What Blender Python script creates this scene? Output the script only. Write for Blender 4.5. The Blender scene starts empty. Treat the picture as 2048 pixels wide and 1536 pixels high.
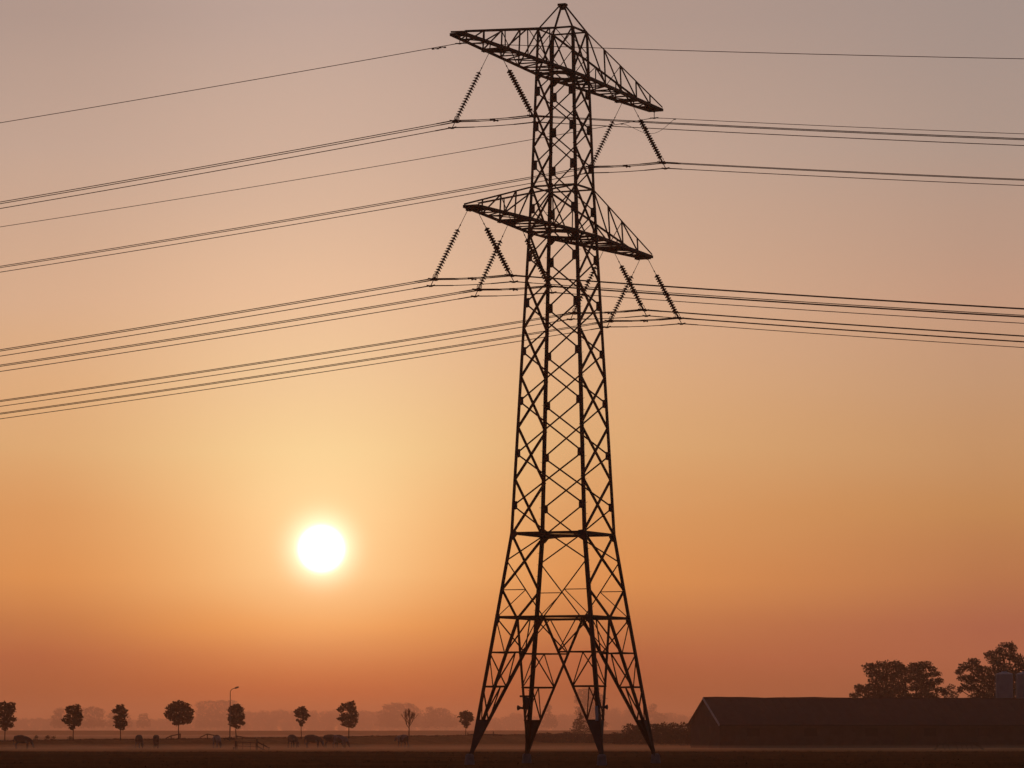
import bpy, math, random
import numpy as np
from mathutils import Vector, Matrix, Quaternion

sc = bpy.context.scene
COL = sc.collection
R = math.radians

# ------------------------------------------------------------------ camera
F = 7937.0            # focal length in pixels of the 2048-pixel-wide photograph
HC = 1.5              # eye height above the field
HOR = 1460.3          # image row of the horizon
cam = bpy.data.cameras.new('camera')
cam.sensor_width = 36.0
cam.lens = F / 2048 * 36.0
cam.clip_start = 0.5
cam.clip_end = 30000
camo = bpy.data.objects.new('camera', cam)
COL.objects.link(camo)
camo.location = (0, 0, HC)
camo.rotation_euler = (R(90) + 0.0870, 0, 0)
sc.camera = camo

# ------------------------------------------------------------------ sun, sky, exposure
SUN_EL, SUN_AZ = R(2.604), R(-2.75)       # azimuth from +Y towards +X
SUNV = Vector((math.sin(SUN_AZ) * math.cos(SUN_EL), math.cos(SUN_AZ) * math.cos(SUN_EL), math.sin(SUN_EL)))
SUN_STRENGTH = 0.118
SUN_COLOR = (1.0, 0.21, 0.07)
sl = bpy.data.lights.new('sun', 'SUN')
sl.energy = SUN_STRENGTH
sl.angle = R(0.6)
sl.color = SUN_COLOR
so = bpy.data.objects.new('sun', sl)
COL.objects.link(so)
so.location = (0, 0, 60)
so.rotation_euler = SUNV.to_track_quat('Z', 'Y').to_euler()

sc.view_settings.view_transform = 'Standard'
sc.view_settings.look = 'None'
sc.view_settings.gamma = 1
sc.view_settings.exposure = 0
sc.cycles.volume_bounces = 1
sc.cycles.max_bounces = 6
sc.cycles.use_denoising = True


def lin(c):
    return tuple((x / 255 / 12.92 if x / 255 < .04045 else ((x / 255 + .055) / 1.055) ** 2.4) for x in c)


def build_world():
    w = bpy.data.worlds.new('World')
    sc.world = w
    w.use_nodes = True
    nt = w.node_tree
    nt.nodes.clear()
    N = nt.nodes.new
    L = nt.links.new

    def M(op, a, b=None, c=None, clamp=False):
        n = N('ShaderNodeMath')
        n.operation = op
        n.use_clamp = clamp
        for i, v in enumerate((a, b, c)):
            if v is None:
                continue
            if isinstance(v, (int, float)):
                n.inputs[i].default_value = v
            else:
                L(v, n.inputs[i])
        return n.outputs[0]

    def VM(op, a, b):
        n = N('ShaderNodeVectorMath')
        n.operation = op
        for i, v in enumerate((a, b)):
            if v is None:
                continue
            if isinstance(v, (tuple, list)):
                n.inputs[i].default_value = v
            else:
                L(v, n.inputs[i])
        return n

    def ramp(f, stops):
        n = N('ShaderNodeValToRGB')
        cr = n.color_ramp
        cr.interpolation = 'LINEAR'
        while len(cr.elements) < len(stops):
            cr.elements.new(0.5)
        for e, (p, c) in zip(cr.elements, stops):
            e.position = p
            e.color = (*lin(c), 1)
        L(f, n.inputs[0])
        return n.outputs[0]

    def mix(f, a, b):
        n = N('ShaderNodeMix')
        n.data_type = 'RGBA'
        for i, v in ((0, f), (6, a), (7, b)):
            if isinstance(v, (int, float)):
                n.inputs[i].default_value = v
            elif isinstance(v, tuple):
                n.inputs[i].default_value = (*v, 1)
            else:
                L(v, n.inputs[i])
        return n.outputs[2]

    tc = N('ShaderNodeTexCoord')
    d = VM('NORMALIZE', tc.outputs['Generated'], None).outputs[0]
    sep = N('ShaderNodeSeparateXYZ')
    L(d, sep.inputs[0])
    el = M('MULTIPLY', M('ARCSINE', sep.outputs[2]), 180 / math.pi)         # elevation, degrees
    # a slow unevenness of the air
    nz = N('ShaderNodeTexNoise')
    nz.inputs['Scale'].default_value = 9
    nz.inputs['Detail'].default_value = 2
    mp = N('ShaderNodeMapping')
    mp.inputs['Scale'].default_value = (1, 1, 5)
    L(d, mp.inputs[0])
    L(mp.outputs[0], nz.inputs[0])
    el2 = M('ADD', el, M('MULTIPLY', M('SUBTRACT', nz.outputs[0], 0.5), 0.5))
    t = M('DIVIDE', el2, 14.0, clamp=True)

    def E(y):                                  # photo row -> ramp position
        return (math.degrees(math.atan((HOR - y) / F))) / 14.0
    az = M('MULTIPLY', M('ARCTAN2', sep.outputs[0], sep.outputs[1]), 180 / math.pi)
    da = M('ABSOLUTE', M('SUBTRACT', az, math.degrees(SUN_AZ)))
    cols = []
    for a_, col in SKY_COLS:
        cols.append(ramp(t, sorted([(E(y), c) for y, c in zip(SKY_ROWS, col)])))
    c = cols[0]
    for (a0, _), (a1, _), cc in zip(SKY_COLS, SKY_COLS[1:], cols[1:]):
        mr = N('ShaderNodeMapRange')
        mr.interpolation_type = 'SMOOTHSTEP' if a0 == 0 else 'LINEAR'
        mr.inputs[1].default_value = a0
        mr.inputs[2].default_value = a1
        L(da, mr.inputs[0])
        c = mix(mr.outputs[0], c, cc)
    # away from the sunset the sky sinks to a dim mauve
    mr2 = N('ShaderNodeMapRange')
    mr2.interpolation_type = 'SMOOTHSTEP'
    mr2.inputs[1].default_value = 12
    mr2.inputs[2].default_value = 95
    L(da, mr2.inputs[0])
    c = mix(mr2.outputs[0], c, SKY_BACK)
    mr3 = N('ShaderNodeMapRange')
    mr3.interpolation_type = 'SMOOTHSTEP'
    mr3.inputs[1].default_value = 13
    mr3.inputs[2].default_value = 55
    L(el, mr3.inputs[0])
    c = mix(mr3.outputs[0], c, SKY_TOP)
    # glow and disc by angle to the sun
    dot = VM('DOT_PRODUCT', d, tuple(SUNV)).outputs[1]
    th = M('MULTIPLY', M('ARCCOSINE', M('MINIMUM', dot, 1.0)), 180 / math.pi)

    def addglow(c, amp, sig, col, p=2.0):
        g = M('MULTIPLY', M('EXPONENT', M('MULTIPLY', M('POWER', M('DIVIDE', th, sig), p), -1.0)), amp)
        n = N('ShaderNodeVectorMath')
        n.operation = 'MULTIPLY_ADD'
        n.inputs[0].default_value = col
        cb = N('ShaderNodeCombineXYZ')
        for i in range(3):
            L(g, cb.inputs[i])
        L(cb.outputs[0], n.inputs[1])
        L(c, n.inputs[2])
        return n.outputs[0]
    for amp, sig, col, p in GLOWS:
        c = addglow(c, amp, sig, col, p)
    sky = N('ShaderNodeTexSky')
    sky.sky_type = 'NISHITA'
    sky.sun_disc = False
    sky.sun_elevation = SUN_EL
    sky.sun_rotation = SUN_AZ
    ad = N('ShaderNodeVectorMath')
    ad.operation = 'MULTIPLY_ADD'
    L(sky.outputs[0], ad.inputs[0])
    ad.inputs[1].default_value = (0.003,) * 3
    L(c, ad.inputs[2])
    bg = N('ShaderNodeBackground')
    bg.inputs[1].default_value = 1.0
    L(ad.outputs[0], bg.inputs[0])
    out = N('ShaderNodeOutputWorld')
    L(bg.outputs[0], out.inputs[0])


#SKYTABLE
SKY_ROWS = [20, 300, 600, 760, 900, 1030, 1150, 1250, 1320, 1390, 1445]
SKY_COLS = [(0.0, [(183, 160, 151), (202, 172, 154), (229, 189, 156), (236, 199, 155), (244, 208, 151), (250, 202, 140), (250, 192, 127), (243, 164, 93), (218, 133, 79), (189, 90, 54), (178, 98, 62)]), (4.3, [(171, 148, 139), (189, 161, 146), (210, 170, 141), (215, 169, 128), (214, 166, 117), (211, 149, 96), (212, 140, 83), (183, 111, 71), (160, 82, 62), (140, 66, 48), (146, 78, 52)]), (9.5, [(159, 142, 136), (169, 147, 136), (189, 149, 127), (189, 147, 116), (190, 142, 102), (186, 130, 84), (174, 109, 75), (158, 87, 73), (160, 87, 71), (148, 80, 64), (142, 76, 58)])]
#ENDSKY
SKY_BACK = (0.035, 0.028, 0.038)
SKY_TOP = (0.075, 0.06, 0.075)
GLOWS = [(0.15, 1.2, (0.6, 1.0, 0.75), 2.0), (0.9, 0.44, (1.0, 0.95, 0.8), 2.6), (4.0, 0.29, (1.0, 0.95, 0.8), 5.0)]
build_world()

# ------------------------------------------------------------------ helpers
def at(px, d, py=None):
    """pixel column (and row) of the photograph at ground distance d -> world point"""
    x = (px - 1024) / F * d
    return Vector((x, d, HC + (HOR - py) / F * d if py is not None else 0))


def material(name, color, rough=0.8, metal=0.0, noise=None, spec=0.3):
    m = bpy.data.materials.new(name)
    m.use_nodes = True
    nt = m.node_tree
    b = nt.nodes['Principled BSDF']
    b.inputs['Roughness'].default_value = rough
    b.inputs['Metallic'].default_value = metal
    b.inputs['Specular IOR Level'].default_value = spec
    b.inputs['Base Color'].default_value = (*color, 1)
    if noise:
        scale, color2, lo, hi = noise
        b.inputs['Specular IOR Level'].default_value = min(spec, 0.05) if rough >= .8 else spec
        tc = nt.nodes.new('ShaderNodeTexCoord')
        n = nt.nodes.new('ShaderNodeTexNoise')
        n.inputs['Scale'].default_value = scale
        n.inputs['Detail'].default_value = 5
        nt.links.new(tc.outputs['Object'], n.inputs[0])
        cr = nt.nodes.new('ShaderNodeValToRGB')
        cr.color_ramp.elements[0].position = lo
        cr.color_ramp.elements[1].position = hi
        cr.color_ramp.elements[0].color = (*color, 1)
        cr.color_ramp.elements[1].color = (*color2, 1)
        nt.links.new(n.outputs[0], cr.inputs[0])
        nt.links.new(cr.outputs[0], b.inputs['Base Color'])
    return m


STEEL = material('painted_steel', (0.010, 0.006, 0.007), 0.75, 0.0, (6, (0.018, 0.009, 0.009), .4, .65))
STEEL2 = material('plate_steel', (0.03, 0.03, 0.04), 0.7, 0.0, (4, (0.02, 0.02, 0.025), .4, .7))
GALV = material('fittings_steel', (0.025, 0.02, 0.02), 0.6, 0.2)
PALE = material('pale_pipe', (0.42, 0.45, 0.5), 0.6)
PORC = material('insulator_glaze', (0.03, 0.014, 0.01), 0.3, 0, None, 0.4)
ALU = material('weathered_cable', (0.05, 0.02, 0.012), 0.6, 0.2)
CONC = material('concrete', (0.22, 0.21, 0.235), 0.9, 0, (5, (0.15, 0.135, 0.145), .35, .7))
LEAF = material('leaves', (0.040, 0.032, 0.020), 0.8, 0, (.8, (0.058, 0.044, 0.026), .35, .65))
LEAF2 = material('hedge_leaves', (0.045, 0.036, 0.022), 0.8, 0, (.5, (0.065, 0.05, 0.03), .35, .65))
BARK = material('bark', (0.07, 0.05, 0.04), 0.9, 0, (7, (0.045, 0.035, 0.03), .3, .7))
WOOD = material('old_timber', (0.09, 0.065, 0.05), 0.85, 0, (9, (0.06, 0.045, 0.035), .3, .7))
ROOFM = material('roof_sheeting', (0.045, 0.03, 0.034), 0.8, 0, (1.2, (0.06, 0.04, 0.044), .35, .7))
WALLM = material('barn_wall', (0.07, 0.045, 0.042), 0.85, 0, (1.5, (0.095, 0.06, 0.055), .35, .7))
TRIM = material('white_trim', (0.5, 0.47, 0.5), 0.7)
GLASSM = material('dark_window', (0.045, 0.032, 0.032), 0.2)
SILO = material('silo_paint', (0.20, 0.25, 0.34), 0.6, 0, (1, (0.15, 0.19, 0.27), .4, .7))
LAMPM = material('lamp_metal', (0.12, 0.10, 0.09), 0.6, .3)


def link(name, me, parent=None, loc=None):
    o = bpy.data.objects.new(name, me)
    COL.objects.link(o)
    if parent is not None:
        o.parent = parent
    if loc is not None:
        o.location = loc
    return o


def tag(o, label=None, cat=None, group=None, kind=None):
    if label: o['label'] = label
    if cat: o['category'] = cat
    if group: o['group'] = group
    if kind: o['kind'] = kind
    return o


def thing(name, label, cat, loc=(0, 0, 0), rotz=0, group=None):
    o = bpy.data.objects.new(name, None)
    o.empty_display_size = 0.3
    COL.objects.link(o)
    o.location = loc
    o.rotation_euler = (0, 0, rotz)
    return tag(o, label, cat, group)


def mesh(name, V, Fc, mat, parent=None, loc=None, smooth=False):
    me = bpy.data.meshes.new(name)
    me.from_pydata([tuple(v) for v in V], [], Fc)
    me.materials.append(mat)
    if smooth:
        me.polygons.foreach_set('use_smooth', [True] * len(me.polygons))
    me.update()
    return link(name, me, parent, loc)


class MB:
    """collects simple solids into one mesh"""
    def __init__(s):
        s.V = []; s.F = []

    def add(s, V, Fc):
        o = len(s.V)
        s.V += [tuple(v) for v in V]
        s.F += [tuple(i + o for i in f) for f in Fc]

    def lbeam(s, p0, p1, w, e1, e2, t=None):
        p0 = Vector(p0); p1 = Vector(p1)
        ax = (p1 - p0).normalized()
        e1 = Vector(e1); e1 = (e1 - ax * e1.dot(ax)).normalized()
        e2 = Vector(e2); e2 = e2 - ax * e2.dot(ax); e2 = (e2 - e1 * e2.dot(e1)).normalized()
        w = w * 1.16; t = t or max(0.012, w * .16)
        prof = [(0, 0), (w, 0), (w, t), (t, t), (t, w), (0, w)]
        V = [p + e1 * (a - w * .35) + e2 * b for p in (p0, p1) for a, b in prof]
        n = 6
        Fc = [(i, (i + 1) % n, n + (i + 1) % n, n + i) for i in range(n)]
        Fc += [tuple(reversed(range(n))), tuple(range(n, 2 * n))]
        s.add(V, Fc)

    def box(s, p0, p1, w, h=None, up=(0, 0, 1)):
        p0 = Vector(p0); p1 = Vector(p1); h = h or w
        ax = (p1 - p0).normalized()
        up = Vector(up)
        if abs(ax.dot(up.normalized())) > .97: up = Vector((1, 0, 0))
        e1 = ax.cross(up).normalized(); e2 = e1.cross(ax).normalized()
        V = [p + e1 * a * w / 2 + e2 * b * h / 2 for p in (p0, p1) for a, b in ((-1, -1), (1, -1), (1, 1), (-1, 1))]
        s.add(V, [(0, 1, 5, 4), (1, 2, 6, 5), (2, 3, 7, 6), (3, 0, 4, 7), (3, 2, 1, 0), (4, 5, 6, 7)])

    def tube(s, pts, radii, n=6, cap=True):
        pts = [Vector(p) for p in pts]
        if isinstance(radii, (int, float)): radii = [radii] * len(pts)
        V = []
        prev = None
        for i, p in enumerate(pts):
            a = (pts[min(i + 1, len(pts) - 1)] - pts[max(i - 1, 0)]).normalized()
            ref = Vector((0, 0, 1)) if abs(a.z) < .9 else Vector((0, 1, 0))
            e1 = a.cross(ref).normalized() if prev is None else (prev - a * prev.dot(a)).normalized()
            prev = e1
            e2 = a.cross(e1)
            for k in range(n):
                th = 2 * math.pi * k / n
                V.append(p + (e1 * math.cos(th) + e2 * math.sin(th)) * radii[i])
        Fc = []
        for i in range(len(pts) - 1):
            for k in range(n):
                Fc.append((i * n + k, i * n + (k + 1) % n, (i + 1) * n + (k + 1) % n, (i + 1) * n + k))
        if cap:
            Fc += [tuple(reversed(range(n))), tuple(range((len(pts) - 1) * n, len(pts) * n))]
        s.add(V, Fc)

    def plate(s, poly, nrm, t):
        nrm = Vector(nrm).normalized() * t / 2
        n = len(poly)
        V = [Vector(p) - nrm for p in poly] + [Vector(p) + nrm for p in poly]
        s.add(V, [tuple(reversed(range(n))), tuple(range(n, 2 * n))] + [(i, (i + 1) % n, n + (i + 1) % n, n + i) for i in range(n)])

    def build(s, name, mat, parent=None, loc=None, smooth=False):
        return mesh(name, s.V, s.F, mat, parent, loc, smooth)


def one(kind, name, mat, parent, *a, **k):
    m = MB(); getattr(m, kind)(*a, **k)
    return m.build(name, mat, parent)


# ------------------------------------------------------------------ ground
rng = np.random.default_rng(4)


def crest(X):
    """distance and height of the crest of the road bank at lateral position X"""
    t = np.clip((np.asarray(X, float) + 58.5) / 51.0, -0.4, 1.25)
    return 460 + 160 * t, 0.28 + 0.44 * t


def _h(a, b, k):                                     # smooth pseudo-noise
    return (np.sin(a * .71 * k + 1.3) * np.cos(b * .53 * k + .4) + np.sin(a * 1.37 * k + b * .29 * k + 2.1) * .6
            + np.cos(b * 1.13 * k - a * .41 * k) * .5) / 2.1


def ground_z(X, D):
    X = np.asarray(X, float); D = np.asarray(D, float)
    dc, zc = crest(X)
    base = np.interp(D, [0, 195, 300, 400, 445], [-0.06, -0.06, -0.2, -0.48, -0.52])
    r = (D - dc)
    front = np.clip((r + 22) / 20, 0, 1); front = front * front * (3 - 2 * front)
    z = base * (1 - front) + zc * front
    back = np.clip((r - 8) / 22, 0, 1); back = back * back * (3 - 2 * back)
    z = z * (1 - back) + np.interp(D, [700, 950, 2050, 2300], [-0.25, -1.15, -1.2, -.2]) * back
    dy = np.clip((D - 2050) / 130, 0, 1); dz = np.clip((D - 2230) / 200, 0, 1)
    z = z + dy * (1 - dz) * (1.85 + .12 * np.sin(X / 90.)) + dz * 0.25
    z = z + _h(X, D, .6) * .012 + _h(X, D, .17) * .06
    z = z - 0.16 * np.exp(-((D - 318) / 9.) ** 2) + .07 * np.exp(-((D - 303) / 7.) ** 2)
    return z


def gz(X, D):
    return float(ground_z(X, D))


def build_ground():
    ds = np.concatenate([[-150, -60, 0, 60, 110], np.arange(140, 330, 2.5), np.arange(330, 440, 5), np.arange(440, 680, 2.5),
                         np.arange(680, 1000, 20), np.arange(1000, 2000, 80), np.arange(2000, 2500, 20), np.arange(2500, 8001, 250)])
    xs = np.concatenate([-np.geomspace(3500, 95, 28), np.arange(-92, 92.1, 2), np.geomspace(95, 3500, 28)])
    DD, XX = np.meshgrid(ds, xs, indexing='ij')
    Z = ground_z(XX, DD)
    V = np.stack([XX, DD, Z], -1).reshape(-1, 3)
    nx = len(xs)
    Fc = [(i * nx + j, i * nx + j + 1, (i + 1) * nx + j + 1, (i + 1) * nx + j) for i in range(len(ds) - 1) for j in range(nx - 1)]
    m = bpy.data.materials.new('pasture_grass')
    m.use_nodes = True
    nt = m.node_tree
    b = nt.nodes['Principled BSDF']
    b.inputs['Roughness'].default_value = 0.95
    b.inputs['Specular IOR Level'].default_value = 0.0
    g = nt.nodes.new('ShaderNodeNewGeometry')
    mp = nt.nodes.new('ShaderNodeMapping')
    mp.inputs['Scale'].default_value = (.12, .10, 1)
    n = nt.nodes.new('ShaderNodeTexNoise'); n.inputs['Scale'].default_value = 1.0; n.inputs['Detail'].default_value = 6
    n2 = nt.nodes.new('ShaderNodeTexNoise'); n2.inputs['Scale'].default_value = 1.6; n2.inputs['Detail'].default_value = 8
    cr = nt.nodes.new('ShaderNodeValToRGB')
    cr.color_ramp.elements[0].position = .33; cr.color_ramp.elements[0].color = (0.085, 0.038, 0.015, 1)
    cr.color_ramp.elements[1].position = .68; cr.color_ramp.elements[1].color = (0.14, 0.060, 0.022, 1)
    cr2 = nt.nodes.new('ShaderNodeValToRGB')
    cr2.color_ramp.elements[0].position = .3; cr2.color_ramp.elements[0].color = (.66, .66, .66, 1)
    cr2.color_ramp.elements[1].position = .7; cr2.color_ramp.elements[1].color = (1.35, 1.3, 1.25, 1)
    mul = nt.nodes.new('ShaderNodeMix'); mul.data_type = 'RGBA'; mul.blend_type = 'MULTIPLY'; mul.inputs[0].default_value = 1
    L = nt.links.new
    L(g.outputs['Position'], mp.inputs[0]); L(mp.outputs[0], n.inputs[0]); L(g.outputs['Position'], n2.inputs[0])
    L(n.outputs[0], cr.inputs[0]); L(n2.outputs[0], cr2.inputs[0])
    L(cr.outputs[0], mul.inputs[6]); L(cr2.outputs[0], mul.inputs[7])
    # backlit brightness of the ground beyond the near field, painted into its base colour
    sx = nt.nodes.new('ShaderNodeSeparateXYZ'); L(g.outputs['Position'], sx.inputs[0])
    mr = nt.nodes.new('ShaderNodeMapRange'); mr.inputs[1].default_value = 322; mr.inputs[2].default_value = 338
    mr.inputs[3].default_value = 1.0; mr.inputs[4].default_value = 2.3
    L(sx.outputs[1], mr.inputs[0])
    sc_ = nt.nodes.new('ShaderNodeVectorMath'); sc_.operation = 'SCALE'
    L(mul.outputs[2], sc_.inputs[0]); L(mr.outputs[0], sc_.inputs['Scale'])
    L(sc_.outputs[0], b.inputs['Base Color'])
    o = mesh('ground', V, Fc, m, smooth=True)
    tag(o, kind='structure')
    # narrow road along the crest of the bank
    m2 = material('road_asphalt', (0.05, 0.048, 0.045), 0.9, 0, (1, (0.065, 0.06, 0.055), .4, .6))
    V = []; Fc = []
    X = np.arange(-240, 60, 3.)
    for x in X:
        dc, zc = crest(x)
        for off in (1.5, 5.5):
            V.append((x, float(dc) + off, gz(x, float(dc) + off) + .05))
    for i in range(len(X) - 1):
        Fc.append((2 * i, 2 * i + 2, 2 * i + 3, 2 * i + 1))
    tag(mesh('road', V, Fc, m2), kind='structure')


build_ground()


def build_grass():
    """short tufts over the part of the field in view: one object of stuff"""
    r = np.random.default_rng(11)
    n = 6000                                         # rough tufts along the far edge of the near field
    D = 286 + (326 - 286) * r.random(n)
    D[:2500] = 168 + 118 * r.random(2500)
    X = (r.random(n) - .5) * 2 * (D * 0.14)
    n2 = 5000                                        # ragged fringe on the crest of the bank
    X2 = r.uniform(-85, 30, n2); dc, _ = crest(X2)
    D2 = dc - r.random(n2) * 6
    X = np.concatenate([X, X2]); D = np.concatenate([D, D2]); N = len(X)
    Z = ground_z(X, D)
    clump = np.clip(_h(X, D, .9) + .3, 0, 1)
    H = (0.02 + 0.04 * r.random(N) ** 2 + .09 * clump * r.random(N)) * np.where(D > 400, 1.5, 1)
    V = np.zeros((N, 9, 3)); 
    for k in range(3):
        a = r.random(N) * 6.28; w = .02 + .03 * r.random(N); lean = (r.random((N, 2)) - .5) * .14
        ox = (r.random(N) - .5) * .16; oy = (r.random(N) - .5) * .16
        for j, s in ((0, -1), (1, 1)):
            V[:, k * 3 + j, 0] = X + ox + np.cos(a) * w * s; V[:, k * 3 + j, 1] = D + oy + np.sin(a) * w * s; V[:, k * 3 + j, 2] = Z - .02
        V[:, k * 3 + 2, 0] = X + ox + lean[:, 0]; V[:, k * 3 + 2, 1] = D + oy + lean[:, 1]; V[:, k * 3 + 2, 2] = Z + H
    gm = material('grass_blades', (0.08, 0.042, 0.018), 0.9, 0, (.12, (0.10, 0.052, 0.022), .4, .6))
    o = tri_mesh('grass', V.reshape(-1, 3), gm, 3)
    tag(o, 'short rough pasture grass growing along the far edge of the near field and on the bank', 'grass', kind='stuff')


def tri_mesh(name, V, mat, k, parent=None):
    """mesh of separate k-gons from a flat vertex array"""
    nv = len(V); nf = nv // k
    me = bpy.data.meshes.new(name)
    me.vertices.add(nv); me.vertices.foreach_set('co', np.asarray(V, np.float32).ravel())
    me.loops.add(nv); me.loops.foreach_set('vertex_index', np.arange(nv, dtype=np.int32))
    me.polygons.add(nf); me.polygons.foreach_set('loop_start', np.arange(0, nv, k, dtype=np.int32))
    me.materials.append(mat)
    me.update(calc_edges=True)
    return link(name, me, parent)


build_grass()

# ------------------------------------------------------------------ the pylon
PX, PD, ROT = 2.40, 186.0, R(23.75)
pylon = thing('lattice_pylon', 'tall dark steel lattice pylon with two crossarms standing on four concrete piers', 'pylon', (PX, PD, 0), -ROT)
ZS = [.385, 6.72, 10.635, 27.04, 34.53]
SS = [3.275, 2.378, 1.85, 1.127, .894]
S = lambda z: float(np.interp(z, ZS, SS))
ZT = ZS[-1]; R3, R2 = 6.72, 10.635
LB, LT, TB = 24.8, 27.0, 32.36
PEAK = 35.78
G = [31.54, 29.85, 28.01, 25.94, 23.66, 21.48, 19.19, 16.85, 14.39, 11.95]     # gusset levels, line-side faces
NB = [32.36, 30.66, 28.94, 26.99, 24.8, 22.57, 20.32, 18.03, 15.65, 13.21, 10.635]   # node levels, arm-side faces


def cn(sa, sb, z):
    return Vector((sa * S(z), sb * S(z), z))


CORN = [(-1, -1), (1, -1), (1, 1), (-1, 1)]
legs = {}
for ci, (sa, sb) in enumerate(CORN):
    m = MB()
    zz = [.30, R3, R2, 19.0, LT, ZT]
    ww = [.15, .145, .13, .12, .11]
    for i in range(5):
        m.lbeam(cn(sa, sb, zz[i]), cn(sa, sb, zz[i + 1]), ww[i], (-sa, 0, 0), (0, -sb, 0), .02)
    legs[(sa, sb)] = lg = m.build('leg', STEEL, pylon)
    # pier
    m = MB()
    for z0, z1, r0, r1 in ((-.45, .36, .27, .20), (.36, .41, .17, .13)):
        b = Vector((sa * 3.31, sb * 3.31, 0))
        V = [b + Vector((math.cos(a) * r, math.sin(a) * r, z)) for z, r in ((z0, r0), (z1, r1)) for a in [i * math.pi / 8 for i in range(16)]]
        m.add(V, [(i, (i + 1) % 16, 16 + (i + 1) % 16, 16 + i) for i in range(16)] + [tuple(range(16, 32)), tuple(reversed(range(16)))])
    m.build('concrete_pier', CONC, pylon)
    # inclined struts from the foot to the middle of the first ring, one in each face
    foot = cn(sa, sb, .385)
    midA = Vector((0, sb * S(R3), R3)); midB = Vector((sa * S(R3), 0, R3))
    fA = lambda z: foot.lerp(midA, (z - .385) / (R3 - .385))
    fB = lambda z: foot.lerp(midB, (z - .385) / (R3 - .385))
    one('lbeam', 'foot_strut', STEEL, lg, foot, midA, .105, (sa, 0, 0), (0, -sb, 0))
    one('lbeam', 'foot_strut', STEEL, lg, foot, midB, .105, (0, sb, 0), (-sa, 0, 0))
    zp = 1.94
    one('plate', 'foot_plate', STEEL2, lg, [foot + Vector((sa * .06, 0, 0)), foot + Vector((-sa * .1, 0, 0)), fA(zp), cn(sa, sb, zp)], (0, 1, .14 * sb), .02)
    one('plate', 'foot_plate', STEEL2, lg, [foot + Vector((0, sb * .06, 0)), foot + Vector((0, -sb * .1, 0)), fB(zp), cn(sa, sb, zp)], (1, 0, .14 * sa), .02)
    inw = Vector((-sa, -sb, 0)).normalized()
    lev = [R3, 5.09, 3.5, 1.94]
    for i, z in enumerate(lev):
        a, bb, c = cn(sa, sb, z), fA(z), fB(z)
        w = .06 if z != 3.5 else .075
        if i:
            one('lbeam', 'leg_brace', STEEL, lg, a, bb, w, (0, 0, 1), (0, -sb, 0))
            one('lbeam', 'leg_brace', STEEL, lg, a, c, w, (0, 0, 1), (-sa, 0, 0))
        one('lbeam', 'leg_brace', STEEL, lg, bb, c, w, (0, 0, 1), inw)
        if i < 3:
            z2 = lev[i + 1]
            mid = (bb + c) / 2
            for p, q, n in ((a, fA(z2), (0, sb, 0)), (a, fB(z2), (sa, 0, 0)), (mid, fA(z2), inw), (mid, fB(z2), inw)):
                one('lbeam', 'leg_brace', STEEL, lg, p, q, .045, Vector(n).cross((q - p).normalized()), n, .012)

# rings
def ring(z, w, nm='ring_beam'):
    for i in range(4):
        a = cn(*CORN[i], z); b = cn(*CORN[(i + 1) % 4], z)
        o = -(a + b) / 2; o.z = 0
        one('lbeam', nm, STEEL, pylon, a, b, w, (0, 0, 1), o)


for z, w in ((R3, .095), (R2, .10), (LB, .10), (LT, .07), (TB, .11), (ZT, .07)):
    ring(z, w)
for z, w in ((R3, .06), (R2, .07), (LB, .06), (TB, .06)):
    s = S(z)
    M4 = [Vector((0, -s, z)), Vector((s, 0, z)), Vector((0, s, z)), Vector((-s, 0, z))]
    for i in range(4):
        one('lbeam', 'diaphragm_brace', STEEL, pylon, M4[i], M4[(i + 1) % 4], w, (0, 0, 1), -(M4[i] + M4[(i + 1) % 4]))
one('lbeam', 'diaphragm_brace', STEEL, pylon, cn(-1, -1, R2 - .02), cn(1, 1, R2 - .02), .06, (0, 0, 1), (1, -1, 0))
one('lbeam', 'diaphragm_brace', STEEL, pylon, cn(1, -1, R2 - .1), cn(-1, 1, R2 - .1), .06, (0, 0, 1), (1, 1, 0))


def brace(nm, p, q, w, nrm, off):
    """member lying in a face whose outward normal is nrm, pushed off by `off` metres"""
    nrm = Vector(nrm)
    p = Vector(p) + nrm * off; q = Vector(q) + nrm * off
    return one('lbeam', nm, STEEL, pylon, p, q, w, nrm.cross((q - p).normalized()), -nrm, .012)


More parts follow.
